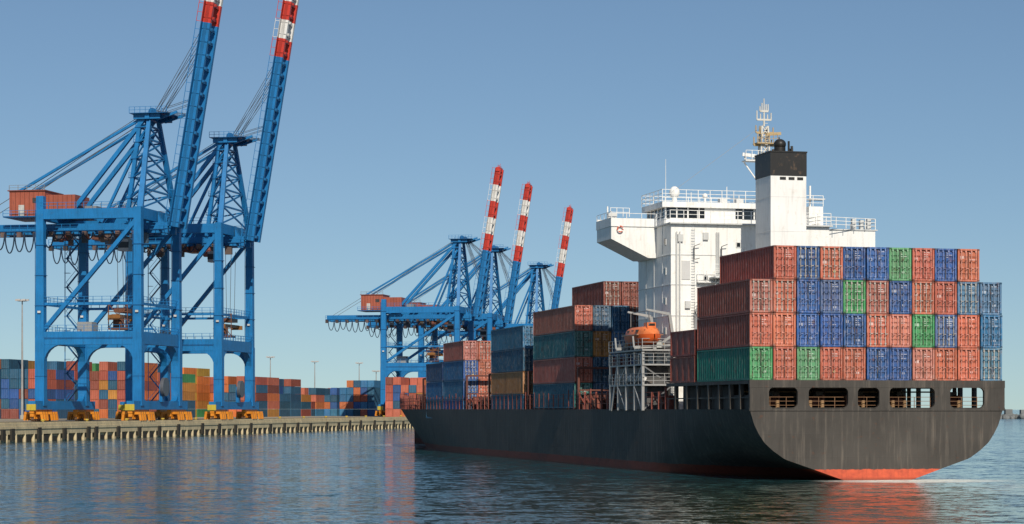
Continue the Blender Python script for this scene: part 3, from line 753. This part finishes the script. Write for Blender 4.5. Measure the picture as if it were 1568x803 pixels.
    sb=(.16,.07,.04)
    mb.box(sx-1.2,sx+1.2,mid-3,mid+3,sz+1.5,sz+2.3,sb); mb.box(sx-.6,sx+.6,mid-6,mid+6,sz+.4,sz+1.0,(.25,.11,.03)); mb.box(sx-1.3,sx+1.3,mid-6.2,mid-5.8,sz,sz+.9,(.25,.11,.03)); mb.box(sx-1.3,sx+1.3,mid+5.8,mid+6.2,sz,sz+.9,(.25,.11,.03))
    for ox in(-2,0,2):
        mb.beam((sx+ox,mid-4,sz-1.6),(sx+ox,mid-4,sz+3.2),.16,.16,sb)
    for zz in(-1.6,0,1.6,3.2): mb.beam((sx-2.2,mid-4,sz+zz),(sx+2.2,mid-4,sz+zz),.14,.14,sb)
    mb.beam((sx-2,mid-4,sz-1.6),(sx+2,mid-4,sz+3.2),.14,.14,sb); mb.beam((sx+2,mid-4,sz-1.6),(sx-2,mid-4,sz+3.2),.14,.14,sb)
    mb.box(sx-2.1,sx+2.1,mid-4,mid-1,sz-2.0,sz-1.6,sb); mb.beam((xw,mid-3,sz-1.9),(sx,mid-3,sz-1.9),.3,.4,bl); mb.box(sx-1.2,sx+.6,mid-3.6,mid-2,sz-1.6,sz+.4,sb)
    mb.box(xl-.2,xl+3,sep-3,sep+.5,pz+1.4,pz+4,(.3,.32,.33)); mb.cyl((xw+1.2,mid-.4,7),(xw+1.9,mid-.4,7),1.9,n=18,col=(.10,.11,.13)); mb.box(xw+.6,xw+1.2,mid-1,mid+.5,4,7.5,bl)
    z=4; k=0
    while z<Hg-3:
        xa,xb=(xl-1.2,xl-3.8) if k%2 else(xl-3.8,xl-1.2)
        mb.beam((xa,sep+.2,z),(xb,sep+.2,z+3),.7,.14,bld); mb.beam((xa,sep-.2,z+1),(xb,sep-.2,z+4),.07,.07,bl); mb.box(min(xa,xb)-.4,min(xa,xb)+.6,sep-.3,sep+.8,z-.08,z,bld); z+=3;k+=1
    mb.beam((xl-4.2,sep+.2,4),(xl-4.2,sep+.2,Hg-3),.14,.14,bl)
    mb.obj('crane_structure',[M_crane],e)
    return e
crane(69,20.4,22,41.2,61.2,62,.665,80.5,-9,-12,1)
crane(118,20.4,22,42.2,62.4,62,.665,80.5,-3.5,-10,2)
crane(362,25,22,35.5,58.8,50,.45,81,-12,-10,3)
crane(416,25,22,35.5,59.6,50,.45,81,-12,-10,4)
crane(507,25,22,35.5,59.6,50,.45,81,-12,-10,5)
random.seed(11)

# ================================================================ CONTAINER YARD
def lite(mb,x,y,z,w,l,h,c):
    c=vary(c,.2); x+=.06; w-=.12; hh=h-.06
    mb.box(x,x+w,y+.06,y+l-.06,z+.06,z+hh-.05,tuple(v*.8 for v in c))
    P=.2
    for xa in(x-.02,x+w-P+.02):
        for ya in(y,y+l-P): mb.box(xa,xa+P,ya,ya+P,z,z+hh,c)
        mb.box(xa,xa+P,y,y+l,z+hh-.16,z+hh,c); mb.box(xa,xa+P,y,y+l,z,z+.18,c)
    mb.box(x,x+w,y,y+P,z+hh-.18,z+hh,c)
    for f in(.28,.5,.72): mb.box(x+w*f-.04,x+w*f+.04,y-.02,y+.06,z+.1,z+hh-.1,tuple(min(1,v*1.1+.04) for v in c))
    n=7
    for i in range(n): 
        ya=y+l*(i+.6)/(n+.4); mb.box(x-.015,x+w+.015,ya,ya+.35,z+.15,z+hh-.15,c)
pal={'m':[cR,cR2,cO,cB,cN,(.65,.17,.04),(.58,.16,.05),cN,cBr,cR],'b':[cN,cB,cR2,cN,cBr,cN],'y':[cY,(.68,.2,.04),cO,(.68,.2,.04),cR,cG,cY,cO,cN],'c':[cB,cB2,cB2,cR,(.55,.16,.06),cN]}
def yard(px0,px1,Y,tiers,p,deep=3):
    X0=(px0-784)/3300*Y; X1=(px1-784)/3300*Y; n=max(1,round((X1-X0)/2.6)); mb=MB()
    for i in range(n):
        for d in range(deep):
            t=max(1,tiers-random.choice([0,0,0,1,1,2]))
            if d==0: t=max(2,tiers-random.choice([0,0,1,1]))
            for k in range(t): lite(mb,i*2.6,d*12.6,k*2.6,2.5,12.2,2.6,random.choice(pal[p]))
    mb.obj('container_yard_stack',[M_yard],None,(X0,Y,QZ),QA)
yard(-60,-5,560,6,'m'); yard(0,66,560,6,'b'); yard(80,120,600,6,'y'); yard(138,190,590,6,'m'); yard(192,236,610,6,'y')
yard(236,262,660,6,'y'); yard(262,330,700,5,'m'); yard(338,378,680,5,'m'); yard(378,408,720,5,'b'); yard(414,452,760,4,'m'); yard(453,482,790,4,'c')
yard(485,520,800,4,'c'); yard(520,578,780,5,'c'); yard(590,650,700,5,'m',2)
yard(-40,130,900,5,'m',2); yard(140,330,920,5,'c',2); yard(335,400,980,5,'m',2); yard(420,560,1050,5,'b',2); yard(570,640,1000,5,'m',2)

# ================================================================ LIGHT MASTS
def lamp(X,Y,H):
    mb=MB(); mb.cyl((0,0,0),(0,0,H),.34,.15,10,(.33,.34,.34)); mb.cyl((0,0,0),(0,0,1.0),.6,.6,10,(.4,.38,.33))
    mb.cyl((0,0,H-.2),(0,0,H),1.2,1.2,12,(.4,.4,.4))
    for i in range(6):
        a=i*math.pi/3; mb.box(1.3*math.cos(a)-.4,1.3*math.cos(a)+.4,1.3*math.sin(a)-.3,1.3*math.sin(a)+.3,H-.1,H+.35,(.45,.45,.45))
    mb.obj('light_mast',[M_misc],None,(X,Y,QZ),0)
for px,Y,H in((34,545,30),(414,850,23),(482,930,23),(550,960,23),(576,880,18)):
    lamp((px-784)/3300*Y,Y,H)

# distant breakwater on the right
mb=MB(); random.seed(3)
for i in range(420):
    X=280+i*1.0+U(-.5,.5); Y=1250+U(-6,6)+i*.2; r=U(.9,2.2)
    mb.sphere((X,Y,U(-.2,1.4)),r*1.2,r,r,(1,1,1),0,6,4)
mb.box(283,700,1252,1258,0,2.4,(1,1,1),0)
for i in range(7): 
    X=287+i*9; mb.box(X,X+U(3,6),1253,1257,2.4,U(4,6.5),(1,1,1),0)
mb.obj('breakwater',[M_rock])

# ================================================================ SKY, SUN, CAMERA
w=bpy.data.worlds.new('World'); sc.world=w; w.use_nodes=True; nt=w.node_tree
bg=nt.nodes['Background']; sky=nt.nodes.new('ShaderNodeTexSky'); sky.sky_type='NISHITA'; sky.sun_disc=False
EL=math.radians(36); AZ=math.radians(11)   # sun behind the viewer, slightly to the right
sky.sun_elevation=EL; sky.sun_rotation=math.pi-AZ; sky.air_density=1.0; sky.dust_density=.4; sky.ozone_density=2.5; sky.altitude=0
tc=N(nt,'ShaderNodeTexCoord'); sp=N(nt,'ShaderNodeSeparateXYZ'); nt.links.new(tc.outputs['Generated'],sp.inputs[0])
zz=math_(nt,'ADD',math_(nt,'MULTIPLY',math_(nt,'ABSOLUTE',sp.outputs[2]),1.05),.052)
cb=N(nt,'ShaderNodeCombineXYZ'); nt.links.new(sp.outputs[0],cb.inputs[0]); nt.links.new(sp.outputs[1],cb.inputs[1]); nt.links.new(zz,cb.inputs[2])
nv=N(nt,'ShaderNodeVectorMath',operation='NORMALIZE'); nt.links.new(cb.outputs[0],nv.inputs[0]); nt.links.new(nv.outputs[0],sky.inputs[0])
nt.links.new(mixc(nt,1,sky.outputs[0],(.90,.97,1.0),'MULTIPLY'),bg.inputs[0]); bg.inputs[1].default_value=.080
sd=Vector((math.sin(AZ)*math.cos(EL),-math.cos(AZ)*math.cos(EL),math.sin(EL)))
sl=bpy.data.lights.new('sun','SUN'); sl.energy=4.5; sl.angle=math.radians(.5); sl.color=(1,.91,.78)
so=bpy.data.objects.new('sun',sl); sc.collection.objects.link(so); so.rotation_euler=sd.to_track_quat('Z','Y').to_euler()
cam=bpy.data.cameras.new('camera'); co=bpy.data.objects.new('camera',cam); sc.collection.objects.link(co)
co.location=(0,0,5.5); co.rotation_euler=(math.radians(90),0,0)
cam.sensor_width=36; cam.lens=36*3300/1568; cam.shift_y=225.5/1568; cam.clip_start=.5; cam.clip_end=60000
sc.camera=co
sc.view_settings.view_transform='Standard'; sc.view_settings.look='None'; sc.view_settings.exposure=0
